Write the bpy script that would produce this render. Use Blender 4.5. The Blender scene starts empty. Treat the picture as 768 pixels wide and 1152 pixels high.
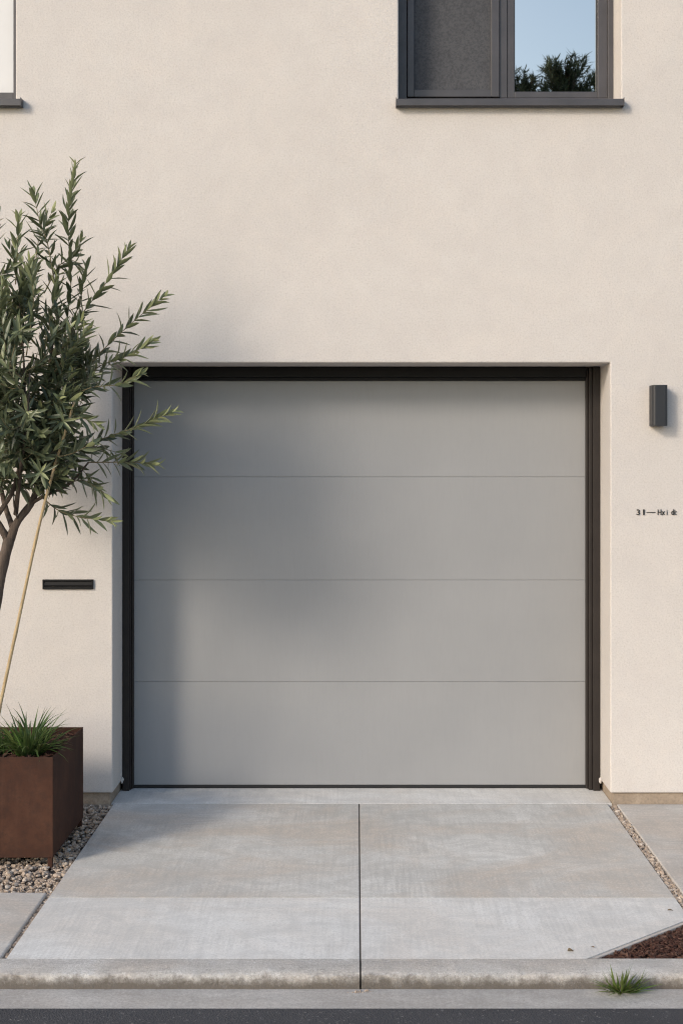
import bpy, bmesh, math, random
import numpy as np
from mathutils import Vector, Matrix, noise as mnoise

R = math.radians
random.seed(11)
rng = np.random.default_rng(5)
sc = bpy.context.scene
COL = sc.collection

# ---------------------------------------------------------------- camera
CAM_D, CAM_H, S = 7.0, 1.758, 223.6          # distance to facade, eye height, photo pixels per metre on the facade
VPX, VPY = 401.0, 512.0
cd = bpy.data.cameras.new('camera')
cam = bpy.data.objects.new('camera', cd); COL.objects.link(cam)
cam.location = (0, -CAM_D, CAM_H)
cam.rotation_euler = (R(90), 0, 0)
cd.sensor_fit = 'VERTICAL'; cd.sensor_height = 36.0; cd.sensor_width = 24.0
cd.lens = S * CAM_D / 1152.0 * 36.0
cd.shift_x = -(VPX - 384.0) / 1152.0
cd.shift_y = -(576.0 - VPY) / 1152.0
cd.clip_start = 0.05; cd.clip_end = 2000
sc.camera = cam

# ---------------------------------------------------------------- light
SUN_EL, SUN_AZ = R(25), R(42.6)               # sun low, behind the camera's left shoulder
to_sun = Vector((-math.sin(SUN_AZ) * math.cos(SUN_EL), -math.cos(SUN_AZ) * math.cos(SUN_EL), math.sin(SUN_EL)))
w = bpy.data.worlds.new('World'); sc.world = w; w.use_nodes = True
nt = w.node_tree; bg = nt.nodes['Background']
sky = nt.nodes.new('ShaderNodeTexSky'); sky.sky_type = 'NISHITA'; sky.sun_disc = False
sky.sun_elevation = SUN_EL; sky.sun_rotation = R(180) + SUN_AZ
sky.air_density = 1.0; sky.dust_density = 1.3; sky.ozone_density = 1.0
nt.links.new(sky.outputs[0], bg.inputs[0]); bg.inputs[1].default_value = 0.15
sl = bpy.data.lights.new('sun', 'SUN'); sl.energy = 1.3; sl.angle = R(12); sl.color = (1.0, 0.89, 0.755)
so = bpy.data.objects.new('sun', sl); COL.objects.link(so)
so.rotation_euler = to_sun.to_track_quat('Z', 'Y').to_euler(); so.location = (-8, -10, 8)
sc.view_settings.view_transform = 'Standard'; sc.view_settings.look = 'None'
sc.view_settings.gamma = 1.0; sc.view_settings.use_curve_mapping = False
sc.view_settings.exposure = 0.70
sc.cycles.filter_width = 1.15

def W(px, py, Y=0.0):                          # where the photo's sight line meets the plane at depth Y
    k = (CAM_D + Y) / CAM_D / S
    return Vector(((px - VPX) * k, Y, CAM_H + (VPY - py) * k))

# ---------------------------------------------------------------- helpers
def tag(o, label=None, cat=None, group=None, kind=None):
    if label: o['label'] = label
    if cat: o['category'] = cat
    if group: o['group'] = group
    if kind: o['kind'] = kind
    return o
def empty(name, loc, label, cat, group=None):
    o = bpy.data.objects.new(name, None); COL.objects.link(o); o.location = loc
    o.empty_display_size = 0.1
    return tag(o, label, cat, group)
def world_loc(o):
    v = Vector((0, 0, 0))
    while o: v += Vector(o.location); o = o.parent
    return v
def link(name, me, mats, parent=None, bevel=0.0, seg=2, smooth=True):
    o = bpy.data.objects.new(name, me); COL.objects.link(o)
    for m in (mats if isinstance(mats, (list, tuple)) else [mats]): me.materials.append(m)
    if parent:
        off = world_loc(parent); me.transform(Matrix.Translation(-off)); o.parent = parent
    if bevel:
        b = o.modifiers.new('bevel', 'BEVEL'); b.width = bevel; b.segments = seg
        b.limit_method = 'ANGLE'; b.angle_limit = R(35); b.harden_normals = False
    if smooth and bevel == 0:
        me.shade_smooth()
    return o
def obj(name, bm, mats, parent=None, bevel=0.0, seg=2, smooth=False):
    bmesh.ops.recalc_face_normals(bm, faces=bm.faces)
    me = bpy.data.meshes.new(name); bm.to_mesh(me); bm.free()
    return link(name, me, mats, parent, bevel, seg, smooth)
def box(bm, x0, x1, y0, y1, z0, z1):
    v = [bm.verts.new((x, y, z)) for z in (z0, z1) for y in (y0, y1) for x in (x0, x1)]
    for f in ((0,1,3,2),(4,5,7,6),(0,1,5,4),(2,3,7,6),(0,2,6,4),(1,3,7,5)):
        bm.faces.new([v[i] for i in f])
def prism(bm, poly, z0, z1):
    a = [bm.verts.new((x, y, z0)) for x, y in poly]; b = [bm.verts.new((x, y, z1)) for x, y in poly]
    bm.faces.new(a[::-1]); bm.faces.new(b)
    n = len(poly)
    for i in range(n): bm.faces.new((a[i], a[(i+1) % n], b[(i+1) % n], b[i]))
def sweep_x(bm, prof, x0, x1):                 # closed profile of (y,z) pulled along x
    a = [bm.verts.new((x0, y, z)) for y, z in prof]; b = [bm.verts.new((x1, y, z)) for y, z in prof]
    bm.faces.new(a); bm.faces.new(b[::-1]); n = len(prof)
    for i in range(n): bm.faces.new((a[i], a[(i+1) % n], b[(i+1) % n], b[i]))

class Soup:                                    # quick mesh from many small pieces
    def __init__(s): s.v, s.f, s.m, s.t = [], [], [], []
    def add(s, vs, fs, mat=0, tone=0.0):
        n = len(s.v); s.v.extend(tuple(p) for p in vs); s.f.extend(tuple(i + n for i in f) for f in fs)
        s.m.extend([mat] * len(fs)); s.t.extend([tone] * len(vs))
    def tube(s, pts, rad, sides=8, mat=0, tone=0.0, wob=0.0):
        vs, fs = [], []; n = len(pts); up = Vector((0.31, 0.17, 0.93)); pr = None
        for i, p in enumerate(pts):
            p = Vector(p)
            d = (Vector(pts[min(i+1, n-1)]) - Vector(pts[max(i-1, 0)])).normalized()
            if pr is None:
                pr = d.orthogonal().normalized()
            else:
                pr = (pr - d * pr.dot(d)).normalized()
            q = d.cross(pr)
            for k in range(sides):
                a = 2 * math.pi * k / sides
                r = rad[i] * (1 + wob * mnoise.noise(Vector((k * 1.7, i * 0.6, rad[0] * 99))))
                vs.append(p + (pr * math.cos(a) + q * math.sin(a)) * r)
        for i in range(n - 1):
            for k in range(sides):
                fs.append((i*sides+k, i*sides+(k+1) % sides, (i+1)*sides+(k+1) % sides, (i+1)*sides+k))
        fs.append(tuple(range(sides))[::-1]); fs.append(tuple((n-1)*sides+k for k in range(sides)))
        s.add(vs, fs, mat, tone)
    def build(s, name, mats, parent=None, smooth=True):
        me = bpy.data.meshes.new(name); me.from_pydata(s.v, [], s.f); me.update()
        me.polygons.foreach_set('material_index', s.m)
        at = me.attributes.new('tone', 'FLOAT', 'POINT'); at.data.foreach_set('value', s.t)
        if smooth: me.shade_smooth()
        return link(name, me, mats, parent, smooth=smooth)
def curve(pts, n):                             # Catmull-Rom through pts
    P = [Vector(p) for p in pts]; P = [P[0]*2 - P[1]] + P + [P[-1]*2 - P[-2]]; out = []
    m = len(P) - 3
    for i in range(n):
        u = i / (n - 1) * m; k = min(int(u), m - 1); t = u - k
        a, b, c, d = P[k:k+4]
        out.append(0.5 * ((2*b) + (c - a)*t + (2*a - 5*b + 4*c - d)*t*t + (3*b - a - 3*c + d)*t**3))
    return out

# ---------------------------------------------------------------- materials
class NT:
    def __init__(s, name):
        s.m = bpy.data.materials.new(name); s.m.use_nodes = True; s.t = s.m.node_tree
        s.p = s.t.nodes['Principled BSDF']; s.tc = s.t.nodes.new('ShaderNodeTexCoord')
    def n(s, typ, **kw):
        nd = s.t.nodes.new(typ)
        for k, v in kw.items(): setattr(nd, k, v)
        return nd
    def l(s, a, b): s.t.links.new(a, b)
    def coord(s, scale=(1, 1, 1), rot=(0, 0, 0)):
        mp = s.n('ShaderNodeMapping'); mp.inputs['Scale'].default_value = scale; mp.inputs['Rotation'].default_value = rot
        s.l(s.tc.outputs['Object'], mp.inputs['Vector']); return mp.outputs[0]
    def noise(s, scale, detail=4, rough=0.55, vec=None, dist=0.0):
        nd = s.n('ShaderNodeTexNoise'); nd.inputs['Scale'].default_value = scale; nd.inputs['Detail'].default_value = detail
        nd.inputs['Roughness'].default_value = rough; nd.inputs['Distortion'].default_value = dist
        s.l(vec if vec is not None else s.tc.outputs['Object'], nd.inputs['Vector']); return nd.outputs['Fac']
    def vor(s, scale, vec=None, feature='F1'):
        nd = s.n('ShaderNodeTexVoronoi', feature=feature); nd.inputs['Scale'].default_value = scale
        s.l(vec if vec is not None else s.tc.outputs['Object'], nd.inputs['Vector']); return nd
    def ramp(s, fac, stops):
        r = s.n('ShaderNodeValToRGB'); e = r.color_ramp.elements
        while len(e) < len(stops): e.new(0.5)
        for k, (pos, c) in enumerate(stops):
            e[k].position = pos; e[k].color = (*c, 1) if not isinstance(c, (int, float)) else (c, c, c, 1)
        s.l(fac, r.inputs[0]); return r.outputs[0]
    def mix(s, fac, a, b, mode='MIX'):
        nd = s.n('ShaderNodeMix', data_type='RGBA', blend_type=mode)
        for v, i in ((fac, 0), (a, 6), (b, 7)):
            if isinstance(v, (int, float)): nd.inputs[i].default_value = v if i == 0 else (v, v, v, 1)
            elif isinstance(v, tuple): nd.inputs[i].default_value = (*v, 1)
            else: s.l(v, nd.inputs[i])
        return nd.outputs[2]
    def math(s, op, a, b=0.0):
        nd = s.n('ShaderNodeMath', operation=op)
        for v, i in ((a, 0), (b, 1)):
            if isinstance(v, (int, float)): nd.inputs[i].default_value = v
            else: s.l(v, nd.inputs[i])
        return nd.outputs[0]
    def bump(s, h, dist, strength=1.0, prev=None):
        b = s.n('ShaderNodeBump'); b.inputs['Strength'].default_value = strength; b.inputs['Distance'].default_value = dist
        s.l(h, b.inputs['Height'])
        if prev is not None: s.l(prev, b.inputs['Normal'])
        return b.outputs[0]
    def out(s, col=None, rough=None, normal=None, metallic=None, spec=None):
        for v, k in ((col, 'Base Color'), (rough, 'Roughness'), (metallic, 'Metallic'), (spec, 'Specular IOR Level')):
            if v is None: continue
            if isinstance(v, (int, float)): s.p.inputs[k].default_value = v
            elif isinstance(v, tuple): s.p.inputs[k].default_value = (*v, 1)
            else: s.l(v, s.p.inputs[k])
        if normal is not None: s.l(normal, s.p.inputs['Normal'])
        return s.m

def mat_stucco():
    t = NT('cream_stucco')
    big = t.noise(0.9, 5, 0.6); mid = t.noise(7, 6, 0.65); fine = t.noise(120, 6, 0.75)
    c = t.ramp(big, [(0.3, (0.530, 0.494, 0.462)), (0.7, (0.590, 0.555, 0.522))])
    c = t.mix(t.ramp(mid, [(0.35, 0.0), (0.7, 0.55)]), c, (0.520, 0.478, 0.450))
    c = t.mix(t.ramp(t.noise(2.6, 6, 0.6, None, 1.2), [(0.48, 0.0), (0.7, 0.5)]), c, (0.605, 0.555, 0.510))
    c = t.mix(t.ramp(fine, [(0.34, 0.55), (0.50, 0.0)]), c, (0.40, 0.365, 0.325))
    c = t.mix(t.ramp(fine, [(0.54, 0.0), (0.66, 0.4)]), c, (0.66, 0.61, 0.55))
    b = t.bump(t.noise(2.2, 3, 0.5), 0.008, 0.4)
    b = t.bump(t.noise(22, 5, 0.65), 0.0035, 0.6, b)
    b = t.bump(t.noise(110, 5, 0.75), 0.0022, 0.7, b)
    return t.out(c, 0.92, b, spec=0.25)
def mat_plinth():
    t = NT('plinth_render')
    c = t.ramp(t.noise(9, 6, 0.7), [(0.3, (0.26, 0.205, 0.155)), (0.7, (0.40, 0.325, 0.25))])
    c = t.mix(t.ramp(t.noise(90, 4), [(0.35, 0.5), (0.55, 0.0)]), c, (0.2, 0.16, 0.125))
    return t.out(c, 0.95, t.bump(t.noise(120, 5, 0.7), 0.002, 0.7), spec=0.2)
def mat_metal(name, col, rough, var=0.25, bump=0.0003, scale=60, spec=0.5):
    t = NT(name)
    lo = tuple(x * (1 - var) for x in col); hi = tuple(x * (1 + var) for x in col)
    c = t.ramp(t.noise(4, 6, 0.65), [(0.3, lo), (0.7, hi)])
    r = t.math('ADD', t.math('MULTIPLY', t.noise(11, 5), 0.18), rough - 0.09)
    return t.out(c, r, t.bump(t.noise(scale, 3), bump, 0.5), spec=spec)
def mat_door():
    t = NT('grey_painted_steel')
    c = t.ramp(t.noise(1.3, 5, 0.6), [(0.3, (0.262, 0.264, 0.268)), (0.7, (0.290, 0.290, 0.292))])
    c = t.mix(t.ramp(t.noise(60, 5, 0.7, t.coord((1, 1, 0.16))), [(0.45, 0.0), (0.75, 0.16)]), c, (0.225, 0.225, 0.226))
    r = t.math('ADD', t.math('MULTIPLY', t.noise(2.5, 4), 0.14), 0.32)
    b = t.bump(t.noise(240, 3, 0.6), 0.0005, 0.35)
    b = t.bump(t.noise(1.6, 2, 0.5), 0.003, 0.25, b)
    return t.out(c, r, b, spec=0.4)
def mat_concrete(name, lo, hi, stain, broom=(90, 3, 1), rot=0.0, pores=0.5, stain_amt=0.5, seed=0.0, grime=None):
    t = NT(name)
    mp = t.n('ShaderNodeMapping'); mp.inputs['Location'].default_value = (seed, seed * 1.7, 0)
    t.l(t.tc.outputs['Object'], mp.inputs['Vector']); v = mp.outputs[0]
    c = t.ramp(t.noise(1.7, 7, 0.62, v, 0.6), [(0.32, lo), (0.68, hi)])
    s1 = t.noise(1.1, 6, 0.62, t.coord((1.0, 1.5, 1), (0, 0, 0.5)), 1.1)
    c = t.mix(t.ramp(s1, [(0.42, 0.0), (0.60, stain_amt)]), c, stain)
    st = t.noise(1.0, 6, 0.7, t.coord((22, 2.6, 1), (0, 0, 0.75)), 0.5)
    c = t.mix(t.math('MULTIPLY', t.ramp(st, [(0.45, 0.0), (0.68, 0.5)]), t.ramp(t.noise(1.6, 3), [(0.4, 0.0), (0.6, 1.0)])), c, tuple(x * 0.72 for x in lo))
    s2 = t.noise(5.5, 6, 0.7, t.coord((1.0, 2.2, 1), (0, 0, -0.35)), 0.8)
    c = t.mix(t.ramp(s2, [(0.5, 0.0), (0.72, 0.30)]), c, tuple(x * 0.62 for x in hi))
    br = t.noise(1.0, 4, 0.6, t.coord(broom, (0, 0, rot)), 0.0)
    brm = t.ramp(t.noise(2.3, 5, 0.6, t.coord((1, 1, 1), (0, 0, 1.2)), 0.8), [(0.40, 0.15), (0.62, 1.0)])
    c = t.mix(t.math('MULTIPLY', brm, t.ramp(br, [(0.36, 0.34), (0.58, 0.0)])), c, tuple(x * 0.6 for x in lo))
    fine = t.noise(330, 3, 0.7)
    c = t.mix(t.ramp(fine, [(0.33, 0.40 * pores * 2), (0.5, 0.0)]), c, tuple(x * 0.55 for x in lo))
    gr = t.noise(95, 7, 0.78)
    c = t.mix(t.ramp(gr, [(0.36, 0.55), (0.50, 0.0)]), c, tuple(x * 0.66 for x in lo))
    c = t.mix(t.ramp(gr, [(0.52, 0.0), (0.66, 0.45)]), c, tuple(min(0.8, x * 1.18) for x in hi))
    cl = t.noise(3.1, 8, 0.68, t.coord((1.2, 1.8, 1), (0, 0, 0.9)), 1.8)
    c = t.mix(t.ramp(cl, [(0.45, 0.0), (0.62, 0.45), (0.72, 0.1)]), c, tuple(x * 0.74 for x in lo))
    pit = t.vor(70)
    pm = t.ramp(pit.outputs['Distance'], [(0.05, pores), (0.13, 0.0)])
    c = t.mix(t.math('MULTIPLY', pm, t.ramp(t.noise(9, 3), [(0.5, 0.0), (0.62, 1.0)])), c, (0.14, 0.125, 0.11))
    if grime:                                    # splash dirt on the kerb face, with its own ragged upper edge
        sx = t.n('ShaderNodeSeparateXYZ'); t.l(t.tc.outputs['Object'], sx.inputs[0])
        gz_ = t.math('ADD', sx.outputs['Z'], t.math('MULTIPLY', t.math('SUBTRACT', t.noise(15, 9, 0.82), 0.5), 0.105))
        gm = t.ramp(t.math('ADD', t.math('MULTIPLY', gz_, 12.0), 0.72), [(0.28, 0.9), (0.46, 0.6), (0.66, 0.0)])
        c = t.mix(gm, c, grime)
        kb = t.bump(t.noise(75, 6, 0.8), 0.010, 0.9)
    b = t.bump(t.math('MULTIPLY', br, brm), 0.0016, 0.4, kb if grime else None)
    b = t.bump(fine, 0.0008, 0.5, b)
    b = t.bump(t.noise(6, 5, 0.6), 0.004, 0.25, b)
    return t.out(c, 0.88, b, spec=0.3)
def mat_asphalt():
    t = NT('asphalt')
    c = t.ramp(t.noise(1.4, 6, 0.6), [(0.3, (0.042, 0.042, 0.045)), (0.7, (0.062, 0.062, 0.066))])
    v = t.vor(150)
    c = t.mix(t.ramp(v.outputs['Color'], [(0.80, 0.0), (0.97, 0.75)]), c, (0.20, 0.19, 0.18))
    b = t.bump(v.outputs['Distance'], 0.004, 0.8)
    b = t.bump(t.noise(35, 4), 0.005, 0.4, b)
    return t.out(c, 0.85, b, spec=0.35)
def mat_island(name, cols, rough=0.85, nscale=60, nb=0.001, spec=0.3):
    t = NT(name); g = t.n('ShaderNodeNewGeometry')
    k = len(cols) - 1
    c = t.ramp(g.outputs['Random Per Island'], [(i / k, col) for i, col in enumerate(cols)])
    c = t.mix(t.ramp(t.noise(nscale, 4), [(0.4, 0.30), (0.65, 0.0)]), c, tuple(x * 0.5 for x in cols[1]))
    return t.out(c, rough, t.bump(t.noise(nscale * 2, 3), nb, 0.6), spec=spec)
def mat_leaf(name, dark, light, young, rough=0.5, trans=0.25):
    t = NT(name); g = t.n('ShaderNodeNewGeometry'); a = t.n('ShaderNodeAttribute', attribute_name='tone')
    c = t.ramp(g.outputs['Random Per Island'], [(0.0, dark), (0.75, light), (1.0, tuple(x * 1.25 for x in light))])
    c = t.mix(a.outputs['Fac'], c, young)
    m = t.out(c, rough, spec=0.45)
    tr = t.n('ShaderNodeBsdfTranslucent'); t.l(t.mix(0.5, c, young), tr.inputs['Color'])
    mx = t.n('ShaderNodeMixShader'); mx.inputs[0].default_value = trans
    t.l(t.p.outputs[0], mx.inputs[1]); t.l(tr.outputs[0], mx.inputs[2])
    t.l(mx.outputs[0], t.t.nodes['Material Output'].inputs['Surface'])
    return m
def mat_bark(name, lo, hi):
    t = NT(name)
    c = t.ramp(t.noise(38, 6, 0.7, t.coord((1, 1, 0.3))), [(0.3, lo), (0.7, hi)])
    return t.out(c, 0.9, t.bump(t.noise(70, 6, 0.75, t.coord((1, 1, 0.3))), 0.007, 1.0), spec=0.2)
def mat_glass(name, tint):
    t = NT(name)                                # solar-coated pane: reflects the sky strongly
    b = t.bump(t.noise(1.3, 2), 0.002, 0.06)
    return t.out(tint, 0.012, b, metallic=1.0)
def mat_corten():
    t = NT('rusted_steel')
    c = t.ramp(t.noise(3.0, 8, 0.65), [(0.36, (0.036, 0.0175, 0.0120)), (0.52, (0.054, 0.0240, 0.0155)), (0.66, (0.074, 0.034, 0.021))])
    c = t.mix(t.ramp(t.noise(38, 6, 0.7), [(0.45, 0.0), (0.68, 0.6)]), c, (0.033, 0.019, 0.015))
    c = t.mix(t.ramp(t.noise(7, 5, 0.6, t.coord((3, 3, 0.5))), [(0.5, 0.0), (0.75, 0.35)]), c, (0.085, 0.042, 0.027))
    return t.out(c, 0.8, t.bump(t.noise(90, 5, 0.7), 0.0008, 0.5), spec=0.16)
def mat_screen():
    t = NT('insect_screen_mesh')
    k = t.n('ShaderNodeTexChecker'); k.inputs['Scale'].default_value = 420
    t.l(t.tc.outputs['Object'], k.inputs['Vector'])
    c = t.ramp(t.noise(6, 5, 0.6), [(0.3, (0.052, 0.053, 0.058)), (0.7, (0.074, 0.075, 0.080))])
    c = t.mix(t.math('MULTIPLY', k.outputs['Fac'], 0.5), c, (0.11, 0.11, 0.115))
    c = t.mix(t.ramp(t.noise(95, 4, 0.75), [(0.42, 0.6), (0.55, 0.0)]), c, (0.035, 0.036, 0.042))
    return t.out(c, 0.75, spec=0.3)

M = {}
M['stucco'] = mat_stucco(); M['plinth'] = mat_plinth()
M['frame'] = mat_metal('anthracite_aluminium', (0.023, 0.0185, 0.0165), 0.55, 0.25, 0.0003, 60, 0.3)
M['winframe'] = mat_metal('grey_window_aluminium', (0.052, 0.049, 0.053), 0.40)
M['black'] = mat_metal('black_powder_coat', (0.007, 0.007, 0.0075), 0.6, 0.25, 0.0003, 60, 0.25)
M['lamp'] = mat_metal('charcoal_powder_coat', (0.016, 0.017, 0.020), 0.5, 0.1)
M['rubber'] = mat_metal('black_rubber', (0.010, 0.010, 0.010), 0.7)
M['door'] = mat_door()
M['glass'] = mat_glass('reflective_glass', (0.60, 0.57, 0.515))
M['screen'] = mat_screen()
M['blind'] = mat_metal('white_blind_fabric', (0.60, 0.61, 0.62), 0.7, 0.03)
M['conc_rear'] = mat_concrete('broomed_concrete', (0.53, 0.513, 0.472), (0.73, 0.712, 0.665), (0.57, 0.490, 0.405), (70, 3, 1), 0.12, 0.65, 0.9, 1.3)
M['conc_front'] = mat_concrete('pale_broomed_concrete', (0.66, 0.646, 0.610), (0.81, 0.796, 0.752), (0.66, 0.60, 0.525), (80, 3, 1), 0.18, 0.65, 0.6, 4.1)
M['conc_path'] = mat_concrete('path_concrete', (0.50, 0.472, 0.430), (0.65, 0.618, 0.570), (0.51, 0.425, 0.345), (4, 60, 1), 0.3, 0.45, 0.7, 7.7)
M['kerb'] = mat_concrete('kerb_concrete', (0.54, 0.515, 0.48), (0.74, 0.715, 0.675), (0.56, 0.475, 0.39), (6, 30, 1), 0.0, 0.9, 0.6, 2.9, grime=(0.11, 0.092, 0.074))
M['gutter'] = mat_concrete('gutter_concrete', (0.41, 0.388, 0.356), (0.54, 0.515, 0.478), (0.36, 0.315, 0.27), (4, 20, 1), 0.0, 0.9, 0.5, 9.2)
M['joint'] = mat_metal('joint_dirt', (0.12, 0.105, 0.09), 0.95, 0.4, 0.002, 90, 0.1)
M['asphalt'] = mat_asphalt()
M['gravel'] = mat_island('river_gravel', [(0.27, 0.20, 0.145), (0.45, 0.36, 0.28), (0.36, 0.27, 0.195), (0.62, 0.54, 0.45), (0.28, 0.215, 0.165), (0.50, 0.38, 0.275)])
M['mulch'] = mat_island('bark_mulch', [(0.036, 0.017, 0.013), (0.085, 0.038, 0.027), (0.055, 0.026, 0.019), (0.16, 0.090, 0.064), (0.030, 0.017, 0.014), (0.10, 0.05, 0.035)], 0.9, 80, 0.002, 0.2)
M['soil'] = mat_metal('dark_soil', (0.035, 0.022, 0.016), 0.95, 0.5, 0.006, 45, 0.1)
M['ground'] = mat_metal('dry_lawn', (0.10, 0.105, 0.06), 0.95, 0.35, 0.01, 30, 0.1)
M['corten'] = mat_corten()
M['olive'] = mat_leaf('olive_leaf', (0.022, 0.036, 0.020), (0.098, 0.120, 0.070), (0.29, 0.315, 0.155), 0.36, 0.17)
M['strap'] = mat_leaf('strap_leaf', (0.030, 0.075, 0.018), (0.065, 0.125, 0.030), (0.22, 0.25, 0.09), 0.4, 0.3)
M['grass'] = mat_leaf('grass_blade', (0.055, 0.125, 0.020), (0.11, 0.20, 0.035), (0.40, 0.34, 0.15), 0.5, 0.3)
M['conifer'] = mat_leaf('street_tree_leaf', (0.055, 0.075, 0.045), (0.10, 0.125, 0.075), (0.15, 0.17, 0.09), 0.6, 0.35)
M['bark'] = mat_bark('olive_bark', (0.060, 0.045, 0.036), (0.15, 0.115, 0.092))
M['twig'] = mat_bark('green_twig', (0.13, 0.105, 0.06), (0.24, 0.20, 0.12))
M['cane'] = mat_bark('bamboo_cane', (0.36, 0.26, 0.14), (0.52, 0.40, 0.24))
M['deadleaf'] = mat_island('dry_leaf', [(0.12, 0.08, 0.04), (0.22, 0.16, 0.09), (0.30, 0.24, 0.15)], 0.8)
M['sign'] = mat_metal('black_lettering', (0.012, 0.011, 0.010), 0.5)

# ---------------------------------------------------------------- ground
OX0, OX1, OZ1 = W(127, 500).x, W(686, 500).x, W(401, 408).z       # garage opening
def structure(name, o): o.name = name; o['kind'] = 'structure'; return o
DL, DR = -1.222, 1.262                          # driveway edges
JX = 0.013                                      # centre joint
Y_K = -2.144                                    # back of kerb
Y_T = -1.476                                    # joint across the driveway
bm = bmesh.new(); v = [bm.verts.new(p) for p in ((-500, -500, -0.16), (500, -500, -0.16), (500, 500, -0.16), (-500, 500, -0.16))]; bm.faces.new(v)
structure('ground', obj('ground', bm, M['ground']))
bm = bmesh.new(); box(bm, -12, 12, Y_K, 0.6, -0.15, -0.022); structure('joint_base', obj('joint_base', bm, M['joint']))
bm = bmesh.new()
prism(bm, [(0.8035, Y_K + 0.002), (DR, -1.7232), (DR, -1.743), (0.8255, Y_K + 0.002)], -0.1, -0.003)
structure('bed_edging', obj('bed_edging', bm, M['conc_path'], bevel=0.002))
bm = bmesh.new()                                  # dirt packed into the narrow joints
box(bm, DL + 0.004, JX - 0.0125, Y_T - 0.006, Y_T + 0.006, -0.05, -0.0018); box(bm, JX + 0.0125, DR - 0.004, Y_T - 0.006, Y_T + 0.006, -0.05, -0.0018)
box(bm, -12, 12, Y_K - 0.012, Y_K + 0.010, -0.05, -0.0022); box(bm, DL + 0.004, DR - 0.004, 0.014, 0.030, -0.05, -0.0022)
box(bm, JX - 0.012, JX + 0.012, Y_K - 0.118, 0.013, -0.05, -0.007)
structure('joint_dirt', obj('joint_dirt', bm, M['joint']))
g = 0.003
bm = bmesh.new()
prism(bm, [(DL, 0.018), (DL, Y_T + g/2), (JX - g, Y_T + g/2), (JX - g, 0.018)], -0.1, 0.0)
prism(bm, [(JX + g, 0.018), (JX + g, Y_T + g/2), (DR, Y_T + g/2), (DR, 0.018)], -0.1, 0.0)
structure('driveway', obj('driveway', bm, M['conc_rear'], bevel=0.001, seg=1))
bm = bmesh.new()
prism(bm, [(DL, Y_T - g/2), (DL, Y_K + 0.002), (JX - g, Y_K + 0.002), (JX - g, Y_T - g/2)], -0.1, 0.0)
prism(bm, [(JX + g, Y_T - g/2), (JX + g, Y_K + 0.002), (0.80, Y_K + 0.002), (DR, -1.72), (DR, Y_T - g/2)], -0.1, 0.0)
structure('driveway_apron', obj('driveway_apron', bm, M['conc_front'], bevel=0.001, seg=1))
bm = bmesh.new(); box(bm, OX0 - 0.0125, OX1 + 0.0125, 0.024, 0.46, -0.1, -0.0006)
structure('threshold', obj('threshold', bm, M['conc_front'], bevel=0.001))
bm = bmesh.new(); box(bm, -6.5, -1.243, Y_K + 0.002, -1.403, -0.1, 0.0); structure('pavement', obj('pavement', bm, M['conc_path'], bevel=0.008, seg=3))
bm = bmesh.new(); box(bm, 1.308, 6.5, -1.70, 0.010, -0.1, 0.0); structure('path', obj('path', bm, M['conc_path'], bevel=0.006, seg=3))
# kerb, gutter, road
xs = [-12.0, -9.0, -6.0, -3.0, JX, 3.0, 6.0, 9.0, 12.0]
prof = [(Y_K - 0.002, -0.14), (Y_K - 0.002, 0.0012), (Y_K - 0.06, 0.001), (Y_K - 0.122, -0.0015), (Y_K - 0.133, -0.006), (Y_K - 0.138, -0.015), (Y_K - 0.140, -0.028), (Y_K - 0.143, -0.040), (Y_K - 0.146, -0.052), (Y_K - 0.148, -0.064), (Y_K - 0.148, -0.14)]
me_v, me_f = [], []
def rough_kerb(xa, xb):
    n = max(2, int((xb - xa) / 0.012)); m = len(prof); off = len(me_v)
    for i in range(n + 1):
        x = xa + (xb - xa) * i / n
        for j, (y, z) in enumerate(prof):
            a = 0.0
            if 3 <= j <= 9:
                a = mnoise.noise(Vector((x * 5, j * 0.3, 3))) * 0.005 + mnoise.noise(Vector((x * 17, j * 0.8, 7))) * 0.005 + mnoise.noise(Vector((x * 55, j * 1.7, 2))) * 0.0055 - max(0.0, mnoise.noise(Vector((x * 11, j * 0.25, 31))) - 0.38) * -0.03
            me_v.append((x, y + a, z + a * 0.5))
    for i in range(n):
        for j in range(m):
            k = (j + 1) % m
            me_f.append((off + i*m + j, off + (i+1)*m + j, off + (i+1)*m + k, off + i*m + k))
    me_f.append(tuple(off + j for j in range(m))); me_f.append(tuple(off + n*m + j for j in range(m))[::-1])
for a, b in zip(xs[:-1], xs[1:]): rough_kerb(a + g, b - g)
me = bpy.data.meshes.new('kerb'); me.from_pydata(me_v, [], me_f); me.update(); me.shade_smooth(); me.set_sharp_from_angle(angle=R(50))
structure('kerb', link('kerb', me, M['kerb'], smooth=False))
bm = bmesh.new(); box(bm, -12, 12, -2.455, -2.29, -0.14, -0.050); structure('gutter', obj('gutter', bm, M['gutter']))
bm = bmesh.new(); box(bm, -60, 60, -9.2, -2.456, -0.15, -0.0495); structure('road', obj('road', bm, M['asphalt']))
bm = bmesh.new(); box(bm, -60, 60, -9.5, -9.202, -0.15, 0.03); structure('far_kerb', obj('far_kerb', bm, M['kerb'], bevel=0.02))
bm = bmesh.new(); box(bm, -60, 60, -11.6, -9.504, -0.15, 0.026); structure('far_pavement', obj('far_pavement', bm, M['conc_path']))

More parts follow.
